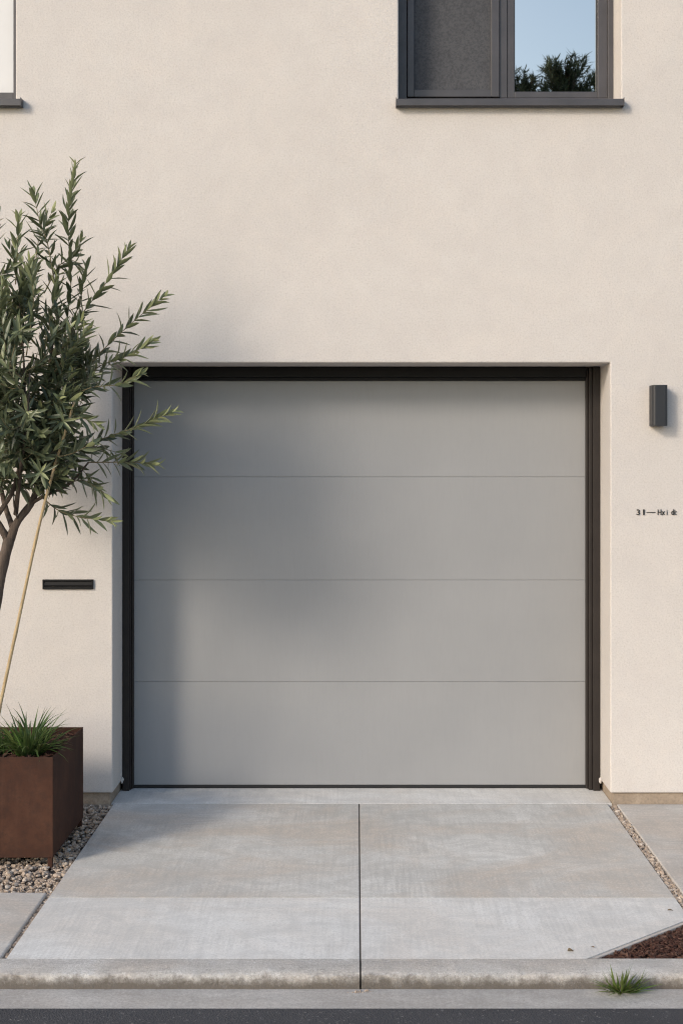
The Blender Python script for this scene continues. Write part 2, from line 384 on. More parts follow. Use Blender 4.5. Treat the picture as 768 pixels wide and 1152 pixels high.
# loose stones
def ico(sub=1):
    b = bmesh.new(); bmesh.ops.create_icosphere(b, subdivisions=sub, radius=1.0)
    V = np.array([v.co[:] for v in b.verts]); F = [tuple(v.index for v in f.verts) for f in b.faces]; b.free(); return V, F
IV, IF = ico(2)
def stones(name, spots, size, mat, flat=(0.5, 0.85), z0=-0.02):
    vs, fs = [], []; n = 0
    for (x, y, dz) in spots:
        s = size[0] + (size[1] - size[0]) * random.random() ** 1.6
        sx, sy, sz = s * random.uniform(0.75, 1.3), s * random.uniform(0.7, 1.1), s * random.uniform(*flat)
        d = rng.normal(size=(3, 3)); ph = rng.uniform(0, 6, 3)
        k = 1 + 0.17 * np.sin(IV @ d.T * 1.3 + ph).sum(1)
        pn = rng.normal(size=(7, 3)); pn /= np.linalg.norm(pn, axis=1)[:, None]
        k = np.minimum(k, (0.78 / np.maximum(IV @ pn.T, 0.2)).min(1))     # broken faces
        P = IV * k[:, None] * np.array([sx, sy, sz])
        a, b = random.uniform(0, 6.28), random.uniform(-0.5, 0.5)
        Rz = np.array(Matrix.Rotation(a, 3, 'Z') @ Matrix.Rotation(b, 3, 'X'))
        P = P @ Rz.T + np.array([x, y, z0 + dz])
        vs.append(P); fs.extend([(i + n, j + n, k2 + n) for i, j, k2 in IF]); n += len(P)
    me = bpy.data.meshes.new(name); me.from_pydata(np.concatenate(vs).tolist(), [], fs); me.update(); me.shade_smooth(); me.set_sharp_from_angle(angle=R(28))
    return link(name, me, mat, smooth=False)
sp = []
for i in range(8000):
    x = random.uniform(-2.35, DL - 0.006); y = random.uniform(-1.398, 0.008)
    sp.append((x, y, random.uniform(-0.012, 0.006)))
o = stones('gravel', sp, (0.005, 0.0145), M['gravel'], z0=-0.008)
tag(o, 'beige river gravel filling the bed around the brown planter', 'gravel', kind='stuff')
sp = []
for i in range(1500):
    sp.append((random.uniform(DR + 0.004, 1.304), random.uniform(-1.73, 0.0), random.uniform(-0.016, 0.000)))
for i in range(420):
    sp.append((random.uniform(-1.243 + 0.003, DL - 0.003), random.uniform(Y_K + 0.01, -1.40), random.uniform(-0.016, -0.006)))
o = stones('gravel_strip', sp, (0.004, 0.0115), M['gravel'], z0=-0.006)
tag(o, 'narrow lines of small gravel in the gaps beside the driveway', 'gravel', kind='stuff')

# bark mulch
s = Soup(); cnt = 0
while cnt < 11000:
    x = random.uniform(0.80, 2.2); y = random.uniform(Y_K + 0.004, -1.70)
    if y > -1.705 or (x < DR + 0.01 and y > Y_K + (x - 0.834) * 0.915): continue
    cnt += 1
    L, Wd, T = random.uniform(0.004, 0.015), random.uniform(0.002, 0.0055), random.uniform(0.001, 0.003)
    m = Matrix.Translation((x, y, -0.014 + random.uniform(-0.006, 0.009))) @ Matrix.Rotation(random.uniform(0, 6.28), 4, 'Z') @ Matrix.Rotation(random.gauss(0, 0.35), 4, 'Y') @ Matrix.Rotation(random.gauss(0, 0.5), 4, 'X')
    vs = [m @ Vector((sx * L * random.uniform(0.75, 1.1), sy * Wd * random.uniform(0.6, 1.1), sz * T)) for sz in (-1, 1) for sy in (-1, 1) for sx in (-1, 1)]
    s.add(vs, ((0,2,3,1),(4,5,7,6),(0,1,5,4),(2,6,7,3),(0,4,6,2),(1,3,7,5)))
o = s.build('mulch', M['mulch'], smooth=False)
tag(o, 'reddish brown bark mulch in the corner bed by the kerb', 'mulch', kind='stuff')

# ---------------------------------------------------------------- house
house = empty('house', (0, 0.3, 0), 'cream stucco house front with a wide grey garage door and two upstairs windows', 'house')
OX0, OX1, OZ1 = W(127, 500).x, W(686, 500).x, W(401, 408).z
WX0, WX1, WZ0, WZ1 = W(448, 0).x, W(698, 0).x, W(0, 114).z, W(0, 114).z + 1.25
LX0, LX1 = -3.05, W(18, 0).x
WB = 0.058                                       # bottom edge of the render
XE, ZT = 6.5, 6.3
gx = [-XE, LX0, LX1, OX0, WX0, OX1, WX1, XE]
gz = [WB, OZ1, WZ0, WZ1, ZT]
bm = bmesh.new(); vd = {}
def V(x, y, z):
    k = (round(x, 5), round(y, 5), round(z, 5))
    if k not in vd: vd[k] = bm.verts.new(k)
    return vd[k]
def hole(x0, x1, z0, z1):
    xm, zm = (x0 + x1) / 2, (z0 + z1) / 2
    return (OX0 < xm < OX1 and zm < OZ1) or (WX0 < xm < WX1 and WZ0 < zm < WZ1) or (LX0 < xm < LX1 and WZ0 < zm < WZ1)
RD = 0.45
nx, nz = len(gx) - 1, len(gz) - 1
H = {(i, j): hole(gx[i], gx[i+1], gz[j], gz[j+1]) for i in range(nx) for j in range(nz)}
for (i, j), h in H.items():
    x0, x1, z0, z1 = gx[i], gx[i+1], gz[j], gz[j+1]
    if not h: bm.faces.new((V(x0, 0, z0), V(x1, 0, z0), V(x1, 0, z1), V(x0, 0, z1)))
    if i + 1 < nx and H[(i+1, j)] != h:
        bm.faces.new((V(x1, 0, z0), V(x1, RD, z0), V(x1, RD, z1), V(x1, 0, z1)))
    if j + 1 < nz and H[(i, j+1)] != h:
        bm.faces.new((V(x0, 0, z1), V(x1, 0, z1), V(x1, RD, z1), V(x0, RD, z1)))
    if j == 0 and not h:
        bm.faces.new((V(x0, 0, z0), V(x1, 0, z0), V(x1, RD, z0), V(x0, RD, z0)))
for i in range(nx):                              # parapet
    bm.faces.new((V(gx[i], 0, ZT), V(gx[i+1], 0, ZT), V(gx[i+1], RD, ZT), V(gx[i], RD, ZT)))
for j in range(nz):
    for x in (-XE, XE): bm.faces.new((V(x, 0, gz[j]), V(x, RD, gz[j]), V(x, RD, gz[j+1]), V(x, 0, gz[j+1])))
obj('wall', bm, M['stucco'], house, bevel=0.007, seg=3)
bm = bmesh.new()
box(bm, -XE, -XE + 0.3, RD + 0.001, 8, 0, ZT - 0.3); box(bm, XE - 0.3, XE, RD + 0.001, 8, 0, ZT - 0.3); box(bm, -XE + 0.301, XE - 0.301, 7.7, 8, 0, ZT - 0.3)
tag(obj('side_wall', bm, M['stucco'], house))
bm = bmesh.new(); box(bm, -XE + 0.01, XE - 0.01, RD + 0.002, 8, ZT - 0.298, ZT - 0.12); obj('roof', bm, M['gutter'], house)
bm = bmesh.new()
box(bm, -XE, OX0 - 0.014, 0.016, RD, -0.1, WB - 0.002); box(bm, OX1 + 0.014, XE, 0.016, RD, -0.1, WB - 0.002)
obj('plinth', bm, M['plinth'], house, bevel=0.004)
# stops of the render bead at the foot of the jambs
for x, sg in ((OX0, 1), (OX1, -1)):
    bm = bmesh.new(); bmesh.ops.create_icosphere(bm, subdivisions=3, radius=1.0)
    for v in bm.verts:
        v.co = Vector((x + sg * 0.002 + v.co.x * 0.008, 0.268 + v.co.y * 0.014, 0.060 + v.co.z * 0.016)) + v.co * 0.1 * mnoise.noise(v.co * 2) * 0.05
    obj('bead_stop', bm, M['stucco'], house, smooth=True)

# garage door and its frame
YF, YD = 0.295, 0.345
FX0, FX1 = OX0 + 0.0015, OX1 - 0.0015
dl, dr = W(150, 0, YD).x, W(659, 0, YD).x
dt = W(0, 427, YF).z
fr = None
bm = bmesh.new()                                 # jambs with a stepped profile, then the header between them
il, ir = W(149.5, 0, YF).x, W(659.5, 0, YF).x
box(bm, FX0, FX0 + 0.036, YF - 0.012, RD - 0.02, 0.0, OZ1 - 0.002)
box(bm, FX0 + 0.0362, il - 0.010, YF + 0.006, RD - 0.02, 0.0, OZ1 - 0.002)
box(bm, il - 0.0098, il, YF + 0.022, RD - 0.02, 0.004, OZ1 - 0.002)
fr = obj('garage_frame', bm, M['frame'], house, bevel=0.003)
bm = bmesh.new()
box(bm, FX1 - 0.036, FX1, YF - 0.012, RD - 0.02, 0.0, OZ1 - 0.002)
box(bm, ir + 0.012, FX1 - 0.0362, YF + 0.006, RD - 0.02, 0.0, OZ1 - 0.002)
box(bm, ir, ir + 0.0118, YF + 0.022, RD - 0.02, 0.004, OZ1 - 0.002)
obj('jamb', bm, M['frame'], fr, bevel=0.003)
bm = bmesh.new()
box(bm, il + 0.0006, ir - 0.0006, YF + 0.004, RD - 0.02, dt + 0.012, OZ1 - 0.002)
box(bm, il + 0.0006, ir - 0.0006, YF + 0.024, RD - 0.02, dt - 0.004, dt + 0.0118)
obj('header', bm, M['black'], fr, bevel=0.003)
gd = bpy.data.objects.new('garage_door', None); COL.objects.link(gd); gd.parent = house
seams = [W(0, y, YD).z for y in (883, 767, 652.5, 536.5)] + [OZ1 - 0.02]
for k in range(4):
    bm = bmesh.new(); box(bm, dl - 0.012, dr + 0.012, YD, YD + 0.045, seams[k] + 0.0007, seams[k+1] - 0.0007)
    obj('door_panel', bm, M['door'], gd, bevel=0.0012, seg=2)
bm = bmesh.new(); box(bm, dl - 0.012, dr + 0.012, YD + 0.006, YD + 0.04, seams[0], seams[-1]); obj('panel_backing', bm, M['door'], gd)
bm = bmesh.new(); box(bm, dl - 0.010, dr + 0.010, YD - 0.004, YD + 0.05, 0.0015, seams[0] - 0.001); obj('bottom_seal', bm, M['rubber'], gd, bevel=0.004)

# windows
YW = 0.205
def rect_frame(bm, x0, x1, z0, z1, wl, wr, wb, wt, y0, y1):
    box(bm, x0, x0 + wl, y0, y1, z0, z1); box(bm, x1 - wr, x1, y0, y1, z0, z1)
    box(bm, x0 + wl + .0002, x1 - wr - .0002, y0, y1, z0, z0 + wb); box(bm, x0 + wl + .0002, x1 - wr - .0002, y0, y1, z1 - wt, z1)
def px(x, y=YW): return W(x, 0, y).x
def pz(y, d=YW): return W(0, y, d).z
def window(x0, x1, label):
    wn = bpy.data.objects.new('window', None); COL.objects.link(wn); wn.parent = house; wn['label'] = label
    return wn
def sill(wn, x0, x1):
    zt = WZ0 + 0.003; bm = bmesh.new()
    sweep_x(bm, [(0.26, zt - 0.008), (-0.045, zt - 0.001), (-0.050, zt - 0.004), (-0.050, zt - 0.036), (-0.042, zt - 0.036), (-0.038, zt - 0.012), (0.26, zt - 0.020)], x0, x1)
    box(bm, x0 - 0.004, x0, -0.052, 0.02, zt - 0.038, zt + 0.004); box(bm, x1, x1 + 0.004, -0.052, 0.02, zt - 0.038, zt + 0.004)
    o = obj('sill', bm, M['winframe'], wn, bevel=0.0015)
    return o
zb = WZ0 + 0.0045                                # bottom of the frames, on the sill
zt = WZ1 - 0.002
wn = window(WX0, WX1, 'two-pane grey window with an insect screen and a pane reflecting sky and trees')
bm = bmesh.new()
xa, xb = WX0 + 0.0015, WX1 - 0.0015
m0, m1 = px(561.5), px(570)
rect_frame(bm, xa, xb, zb, zt, px(457.5) - xa, xb - px(683), pz(110) - zb, 0.03, YW, YW + 0.07)
box(bm, m0, m1, YW + 0.0005, YW + 0.0705, pz(110) + .0002, zt - 0.0302)
obj('frame', bm, M['winframe'], wn, bevel=0.002)
bm = bmesh.new()                                  # opening sash, proud of the frame
rect_frame(bm, px(458), px(561), pz(109.5), zt - 0.032, px(465.5) - px(458), px(561) - px(552), pz(101.5) - pz(109.5), 0.04, YW - 0.012, YW + 0.05)
ss = obj('sash', bm, M['winframe'], wn, bevel=0.002)
bm = bmesh.new(); box(bm, px(465.5) + .0005, px(552) - .0005, YW + 0.006, YW + 0.010, pz(101.5) + .0005, zt - 0.0725); obj('insect_screen', bm, M['screen'], wn)
bm = bmesh.new()
rect_frame(bm, px(570.3), px(682.7), pz(109.7), zt - 0.0305, px(578.5) - px(570.3), px(682.7) - px(672), pz(103) - pz(109.7), 0.04, YW + 0.006, YW + 0.06)
obj('sash', bm, M['winframe'], wn, bevel=0.002)
bm = bmesh.new()
rect_frame(bm, px(578.6), px(671.9), pz(102.9), zt - 0.071, 0.003, 0.006, 0.004, 0.004, YW + 0.016, YW + 0.03)
obj('glazing_bead', bm, M['lamp'], wn)
bm = bmesh.new(); box(bm, px(578.6) + .001, px(671.9) - .001, YW + 0.026, YW + 0.032, pz(102.9) + .001, zt - 0.072); obj('pane', bm, M['glass'], wn)
sill(wn, W(446, 0, -0.05).x, W(701, 0, -0.05).x)
# upstairs window at the left edge
wl = window(LX0, LX1, 'window at the left edge with a white blind behind its glass')
bm = bmesh.new(); xa, xb = LX0 + 0.0015, LX1 - 0.0015
rect_frame(bm, xa, xb, zb, zt, 0.06, 0.061, pz(104) - zb, 0.06, YW, YW + 0.07)
obj('frame', bm, M['winframe'], wl, bevel=0.002)
bm = bmesh.new(); box(bm, xa + .061, xb - .062, YW + 0.03, YW + 0.034, pz(104) + .001, zt - 0.061); obj('blind', bm, M['blind'], wl)
sill(wl, LX0 - 0.02, W(23, 0, -0.05).x)

# ---------------------------------------------------------------- wall lamp
la = empty('wall_lamp', W(740, 456), 'dark grey rectangular wall lamp mounted right of the garage door', 'lamp')
k = 7 / (7 - 0.088)
x0, x1, z0, z1 = W(733.6, 0, -0.088).x, W(750.8, 0, -0.088).x, W(0, 479, -0.088).z, W(0, 433, -0.088).z
bm = bmesh.new()
def lamp_outline(inset, rad):                     # U-shaped section with rounded front edges
    a, b, yf = x0 + inset, x1 - inset, -0.088 + inset
    pts = [(a, -0.006)]
    for q in range(7): an = math.pi + q / 6 * math.pi / 2; pts.append((a + rad + rad * math.cos(an), yf + rad + rad * math.sin(an)))
    for q in range(7): an = 1.5 * math.pi + q / 6 * math.pi / 2; pts.append((b - rad + rad * math.cos(an), yf + rad + rad * math.sin(an)))
    return pts + [(b, -0.006)]
oo, ii = lamp_outline(0, 0.016), lamp_outline(0.004, 0.012)
prism(bm, oo + ii[::-1], z0, z1)
ic = lamp_outline(0.0043, 0.0117)
prism(bm, ic, z1 - 0.03, z1 - 0.012); prism(bm, ic, z0 + 0.02, z0 + 0.03)
obj('housing', bm, M['lamp'], la, bevel=0.001)
bm = bmesh.new(); box(bm, x0 + .003, x1 - .003, -0.0055, 0.003, z0 + .004, z1 - .004); obj('back_plate', bm, M['black'], la)

# letter slot
ls = empty('letterbox_slot', W(76, 657), 'slim black letterbox slot set in the wall beside the olive tree', 'letterbox')
x0, x1, z0, z1 = W(48, 0, -0.01).x, W(105, 0, -0.01).x, W(0, 663, -0.01).z, W(0, 652, -0.01).z
bm = bmesh.new(); rect_frame(bm, x0, x1, z0, z1, 0.007, 0.007, 0.010, 0.008, -0.012, 0.004); obj('surround', bm, M['black'], ls, bevel=0.0015)
bm = bmesh.new(); sweep_x(bm, [(0.003, z0 + 0.011), (-0.006, z0 + 0.011), (-0.009, z0 + 0.022), (-0.004, z1 - 0.010), (0.003, z1 - 0.0082)], x0 + 0.0072, x1 - 0.0072)
obj('flap', bm, M['black'], ls, bevel=0.001)

# house number sign: tiny raised characters
def text(body, x0, x1, z0, z1, name, parent):
    cu = bpy.data.curves.new(name, 'FONT'); cu.body = body; cu.extrude = 0.05; cu.offset = 0.006
    to = bpy.data.objects.new(name, cu); COL.objects.link(to)
    bpy.context.view_layer.update()
    me = bpy.data.meshes.new_from_object(to.evaluated_get(bpy.context.evaluated_depsgraph_get()))
    bpy.data.objects.remove(to)
    P = np.array([v.co[:] for v in me.vertices]); lo, hi = P.min(0), P.max(0)
    for v in me.vertices:
        c = v.co
        v.co = (x0 + (c.x - lo[0]) / (hi[0] - lo[0]) * (x1 - x0), -0.001 - (c.z - lo[2]) / (hi[2] - lo[2]) * 0.004, z0 + (c.y - lo[1]) / (hi[1] - lo[1]) * (z1 - z0))
    me.update()
    return link(name, me, M['sign'], parent, smooth=False)
hs = empty('house_sign', W(738, 576), 'tiny black raised address lettering on the wall under the lamp', 'sign')
za, zc = W(0, 579.3).z, W(0, 573).z
text('3', W(715.2, 0).x, W(719.0, 0).x, za, zc, 'number', hs)
text('1', W(722.6, 0).x, W(724.3, 0).x, za, zc, 'number', hs)
bm = bmesh.new(); box(bm, W(726.5, 0).x, W(736.5, 0).x, -0.004, -0.001, W(0, 576.8).z, W(0, 576.1).z); obj('dash', bm, M['sign'], hs)
text('Hx i  di:', W(739, 0).x, W(760.2, 0).x, za, zc, 'lettering', hs)

# ---------------------------------------------------------------- planter
PX1, PY0, PY1 = -1.297, -1.05, -0.39
PX0 = PX1 - 0.66; PZ0, PZ1 = 0.036, 0.466
pl = empty('planter', ((PX0 + PX1) / 2, (PY0 + PY1) / 2, 0), 'square rusty brown steel planter standing on the gravel bed', 'planter')
bm = bmesh.new(); th = 0.005
prism(bm, [(PX0, PY0), (PX1, PY0), (PX1, PY0 + th), (PX0, PY0 + th)], PZ0, PZ1); prism(bm, [(PX0, PY1 - th), (PX1, PY1 - th), (PX1, PY1), (PX0, PY1)], PZ0, PZ1)
box(bm, PX0, PX0 + th, PY0 + th + .0002, PY1 - th - .0002, PZ0, PZ1); box(bm, PX1 - th, PX1, PY0 + th + .0002, PY1 - th - .0002, PZ0, PZ1)
box(bm, PX0 + th + .0002, PX1 - th - .0002, PY0 + th + .0002, PY1 - th - .0002, PZ0, PZ0 + 0.01)
obj('box', bm, M['corten'], pl, bevel=0.0015)
for x in (PX0 + 0.004, PX1 - 0.024):
    for y in (PY0 + 0.004, PY1 - 0.024):
        bm = bmesh.new(); box(bm, x, x + 0.02, y, y + 0.02, -0.02, PZ0 - 0.0005); obj('leg', bm, M['corten'], pl, bevel=0.002)
SZ = 0.432
n = 46; vs, fs = [], []
for i in range(n):
    for j in range(n):
        x = PX0 + th + .001 + (0.66 - 2 * th - .002) * i / (n - 1); y = PY0 + th + .001 + (0.66 - 2 * th - .002) * j / (n - 1)
        vs.append((x, y, SZ + 0.014 * mnoise.noise(Vector((x * 9, y * 9, 0))) + 0.010 * mnoise.noise(Vector((x * 31, y * 31, 4)))))
for i in range(n - 1):
    for j in range(n - 1): fs.append((i*n + j, (i+1)*n + j, (i+1)*n + j + 1, i*n + j + 1))
me = bpy.data.meshes.new('soil'); me.from_pydata(vs, [], fs); me.update(); me.shade_smooth(); link('soil', me, M['soil'], pl, smooth=False)
s = Soup()
for i in range(900):
    x, y = random.uniform(PX0 + .02, PX1 - .02), random.uniform(PY0 + .02, PY1 - .02)
    L, Wd, T = random.uniform(0.006, 0.018), random.uniform(0.003, 0.007), random.uniform(0.0015, 0.003)
    m = Matrix.Translation((x, y, SZ + random.uniform(0.002, 0.014))) @ Matrix.Rotation(random.uniform(0, 6.28), 4, 'Z') @ Matrix.Rotation(random.gauss(0, .3), 4, 'Y') @ Matrix.Rotation(random.gauss(0, .4), 4, 'X')
    vs = [m @ Vector((sx * L, sy * Wd * random.uniform(.6, 1.1), sz * T)) for sz in (-1, 1) for sy in (-1, 1) for sx in (-1, 1)]
    s.add(vs, ((0,2,3,1),(4,5,7,6),(0,1,5,4),(2,6,7,3),(0,4,6,2),(1,3,7,5)))
o = s.build('bark_chips', M['mulch'], pl, smooth=False); o['kind'] = 'stuff'

# ---------------------------------------------------------------- foliage pieces
def leaf(s, base, d, up, L, Wd, droop, mat, tone, fold=0.25):
    d = d.normalized(); side = d.cross(up)
    if side.length < 1e-4: side = d.orthogonal()
    side.normalize(); nrm = side.cross(d)
    ts = (0.0, 0.22, 0.5, 0.78, 1.0); ws = (0.18, 0.8, 1.0, 0.62, 0.0)
    vs, fs = [], []
    for t, wv in zip(ts, ws):
        c = base + d * (L * t) + nrm * (-droop * L * t * t)
        if wv == 0: vs.append(c); break
        h = Wd * 0.5 * wv
        vs += [c - side * h + nrm * h * fold * 2, c, c + side * h + nrm * h * fold * 2]
    for i in range(3):
        a = i * 3; fs += [(a, a+1, a+4, a+3), (a+1, a+2, a+5, a+4)]
    fs += [(9, 10, 12), (10, 11, 12)]
    s.add(vs, fs, mat, tone)
def shoot(s, pts, t0=0.15, step=0.026, L=(0.05, 0.078), Wd=(0.010, 0.0145), r=0.0028, young=0.5, ang=(54, 30), spin=None):
    n = 16; c = curve(pts, n)
    s.tube(c, [r * (1 - 0.72 * i / (n - 1)) for i in range(n)], 5, 1, 0.0)
    ln = sum((c[i+1] - c[i]).length for i in range(n - 1))
    k = int(ln * (1 - t0) / step); phase = random.uniform(0, 6.28) if spin is None else spin
    for q in range(k + 1):
        t = t0 + (1 - t0) * q / max(1, k); u = t * (n - 1); i = min(int(u), n - 2)
        p = c[i].lerp(c[i+1], u - i); d = (c[i+1] - c[i]).normalized()
        e = (q / max(1, k)); a = R(ang[0] + (ang[1] - ang[0]) * e)
        o1 = d.orthogonal().normalized(); o2 = d.cross(o1)
        sz = (0.75 + 0.4 * math.sin(math.pi * min(1, 0.25 + 0.62 * e))) * (1.0 if e < 0.9 else 0.72)
        for h in range(2):
            if random.random() < 0.06: continue
            f = phase + q * math.pi / 2 * 1.04 + h * math.pi + random.gauss(0, 0.22)
            rad = o1 * math.cos(f) + o2 * math.sin(f)
            aa = a + random.gauss(0, 0.14)
            ld = d * math.cos(aa) + rad * math.sin(aa)
            ld.z -= 0.06 * random.random()
            tone = max(0.0, min(1.0, young * (e ** 2.5) + random.gauss(0.04, 0.05)))
            leaf(s, p, ld, (d - rad * 0.3) * -1 if random.random() < 0.12 else d, random.uniform(*L) * sz, random.uniform(*Wd) * sz ** 0.5, random.uniform(-0.12, 0.22), 0, tone)

# ---------------------------------------------------------------- olive tree
TY = -0.72
tree = empty('olive_tree', (W(-20, 830, TY).x, TY, SZ), 'young olive tree with narrow grey-green leaves growing in the rusty planter', 'tree')
tr = Soup()
def T(x, y, dy=0.0): return W(x, y, TY + dy)
def limb(pts, r0, r1, n=14, sides=10):
    c = curve(pts, n); tr.tube(c, [r0 + (r1 - r0) * (i / (n - 1)) for i in range(n)], sides, 0, 0, 0.22); return c
limb([T(-26, 838), T(-18, 760), T(-8, 690), T(2, 640), T(11, 605)], 0.034, 0.025, 20, 14)
LB = []
LB.append(limb([T(10, 612), T(20, 587), T(37, 563), T(46, 530, -.02), T(58, 475, .02), T(56, 410, -.03), T(68, 350, .04)], 0.021, 0.003, 24))
LB.append(limb([T(8, 606), T(1, 592, -.02), T(-14, 565, -.04), T(-30, 500, -.06), T(-40, 410, -.05), T(-34, 320, 0)], 0.017, 0.004, 20))
LB.append(limb([T(-6, 584, -.03), T(4, 570, -.05), T(16, 549, -.08), T(26, 500, -.12), T(28, 430, -.14), T(22, 330, -.12)], 0.0125, 0.003, 18))
LB.append(limb([T(33, 568), T(52, 557, -.03), T(78, 545, -.06), T(100, 520, -.08)], 0.009, 0.004, 12))
LB.append(limb([T(46, 530, 0), T(64, 500, .05), T(84, 450, .10), T(96, 415, .12)], 0.009, 0.004, 12))
LB.append(limb([T(-24, 520, -.05), T(-60, 470, .02), T(-95, 410, .05), T(-120, 350, .05)], 0.011, 0.003, 14))
LB.append(limb([T(14, 592), T(4, 560, .12), T(-6, 490, .2), T(6, 400, .24), T(0, 310, .22)], 0.014, 0.003, 16))
LB.append(limb([T(18, 578), T(22, 540, -.14), T(30, 480, -.26), T(34, 420, -.30)], 0.011, 0.003, 14))
limb([T(21, 588, -.0), T(16, 566, -.06), T(17, 540, -.08)], 0.005, 0.002, 8)
tr.build('trunk', M['bark'], tree)
cr = Soup()
ex = [  # shoots that make the outline in the photo: points, depth offsets
 ([(70, 400), (80, 320), (77, 250), (85, 186)], (0.0, .02)), ([(62, 320), (54, 275), (44, 245), (38, 214)], (-.05, -.1)),
 ([(18, 320), (20, 280), (21, 246)], (-.1, -.14)), ([(-20, 330), (-12, 285), (-4, 246)], (0, .05)),
 ([(72, 385), (95, 350), (122, 315), (143, 282)], (.02, .06)), ([(88, 428), (115, 395), (150, 362), (184, 334)], (.05, -.02)),
 ([(84, 440), (112, 412), (140, 402), (172, 384)], (.0, -.1)), ([(78, 446), (104, 436), (135, 432), (158, 420)], (-.1, -.22)),
 ([(84, 508), (115, 494), (155, 480), (194, 463)], (-.06, -.18)), ([(100, 520), (125, 520), (150, 520), (176, 522)], (-.08, -.12)),
 ([(74, 545), (92, 540), (108, 548), (121, 558)], (-.05, -.1)), ([(46, 558), (66, 574), (92, 582), (125, 586)], (-.02, -.12)),
 ([(70, 500), (90, 525), (108, 545)], (0, .05)), ([(64, 470), (85, 468), (108, 476)], (-.15, -.25)), ([(60, 420), (80, 395), (98, 372)], (-.12, -.2)),
 ([(50, 330), (66, 300), (84, 288), (92, 268)], (.05, .1)), ([(30, 400), (38, 340), (34, 300)], (-.2, -.26)), ([(50, 400), (58, 350), (64, 312)], (-.1, -.12)),
 ([(78, 380), (92, 330), (96, 300)], (.1, .14)), ([(10, 420), (18, 385), (24, 362)], (-.26, -.32)), ([(92, 430), (112, 420), (128, 405)], (.1, .15)),
 ([(-10, 420), (0, 360), (4, 318)], (-.2, -.24)), ([(-30, 400), (-20, 340), (-16, 300)], (.1, .1)), ([(60, 515), (82, 510), (102, 500)], (-.2, -.28)),
 ([(96, 500), (118, 505), (135, 510)], (.0, .05)), ([(40, 300), (44, 270), (58, 240)], (.1, .12))]
for pts, (d0, d1) in ex:
    m = len(pts) - 1
    shoot(cr, [T(x, y, d0 + (d1 - d0) * i / m) for i, (x, y) in enumerate(pts)], 0.12, random.uniform(0.022, 0.028), (0.068, 0.100), (0.016, 0.022), young=random.uniform(0.45, 0.95), r=0.0032)
for (x, y, dy, ex_, ey) in ((30, 466, -.34, 30, 463), (47, 534, -.32, 46, 531), (24, 380, -.34, 22, 372), (66, 470, -.28, 72, 474)):   # rosettes seen end-on
    shoot(cr, [T(x, y, dy + .14), T((x + ex_) / 2, (y + ey) / 2, dy + .05), T(ex_, ey, dy)], 0.3, 0.014, (0.06, 0.085), young=0.9, ang=(85, 55))
cen = T(-12, 450)
cnt = 0
while cnt < 235:
    lb = random.choice(LB); k = random.randrange(4, len(lb)); p = lb[k].copy()
    out = (p - cen); out.y *= 1.2
    d = Vector((random.gauss(0, .55), random.gauss(0, .55), random.gauss(.35, .45))) + out * 1.3
    d.normalize()
    ln = random.uniform(0.16, 0.34)
    q = p + d * ln
    # keep inside the crown mass
    kx = 0.50 if q.x > cen.x else 0.40
    if ((q.x - cen.x) / kx) ** 2 + ((q.y - cen.y) / 0.47) ** 2 + ((q.z - cen.z) / 0.72) ** 2 > 1: continue
    if q.z < T(0, 552).z or p.z < T(0, 545).z: continue
    if mnoise.noise(q * 3.3) < -0.22: continue               # leave gaps in the crown
    cnt += 1
    mid = p.lerp(q, 0.5) + Vector((random.gauss(0, .02), random.gauss(0, .02), -0.02 + random.gauss(0, .015)))
    shoot(cr, [p, mid, q + Vector((0, 0, random.uniform(-.01, .04)))], 0.08, random.uniform(0.026, 0.034), (0.066, 0.102), (0.016, 0.0225), young=random.choice((0.1, 0.2, 0.4, 0.9)), r=0.0026)
cr.build('crown', [M['olive'], M['twig']], tree)

# support cane
s = Soup()
pts = curve([W(-9, 838, -0.84), W(18, 712, -0.86), W(50, 568, -0.89), W(84, 452, -0.92)], 40)
s.tube(pts, [0.0082 * (1.0 + (0.18 if i % 9 == 4 else 0)) * (1 - 0.3 * i / 39) for i in range(40)], 9)
o = s.build('support_cane', M['cane'])
tag(o, 'thin tan bamboo cane leaning through the olive tree from the planter', 'cane')

# strap-leaved plant in the planter, grass tuft by the kerb
def blade(s, base, az, L, Wd, lean, curl, tone, n=7):
    vs, fs = [], []; p = Vector(base); th_ = lean; h = Vector((math.cos(az), math.sin(az), 0)); side = Vector((-math.sin(az), math.cos(az), 0))
    for i in range(n):
        t = i / (n - 1); wv = Wd * (0.65 + 0.35 * math.sin(math.pi * min(1, t * 1.3))) * (1 - t ** 3) * 0.5
        d = h * math.sin(th_) + Vector((0, 0, 1)) * math.cos(th_); nr = h * math.cos(th_) - Vector((0, 0, 1)) * math.sin(th_)
        vs += [p - side * wv - nr * wv * .5, p, p + side * wv - nr * wv * .5]
        p = p + d * (L / (n - 1)); th_ += curl / (n - 1)
    for i in range(n - 1):
        a = i * 3; fs += [(a, a+1, a+4, a+3), (a+1, a+2, a+5, a+4)]
    s.add(vs, fs, 0, tone)
s = Soup(); c0 = W(33, 848, -0.86); c0.z = SZ + 0.004
for i in range(135):
    az = random.uniform(0, 6.28); rr = random.uniform(0, 0.065)
    blade(s, (c0.x + rr * math.cos(az), c0.y + rr * math.sin(az), SZ - 0.002), az + random.gauss(0, .4), random.uniform(0.15, 0.265), random.uniform(0.011, 0.018), random.uniform(0.05, 1.0), random.uniform(0.3, 1.5), max(0, random.gauss(0.10, .14)) + (0.7 if random.random() < 0.07 else 0))
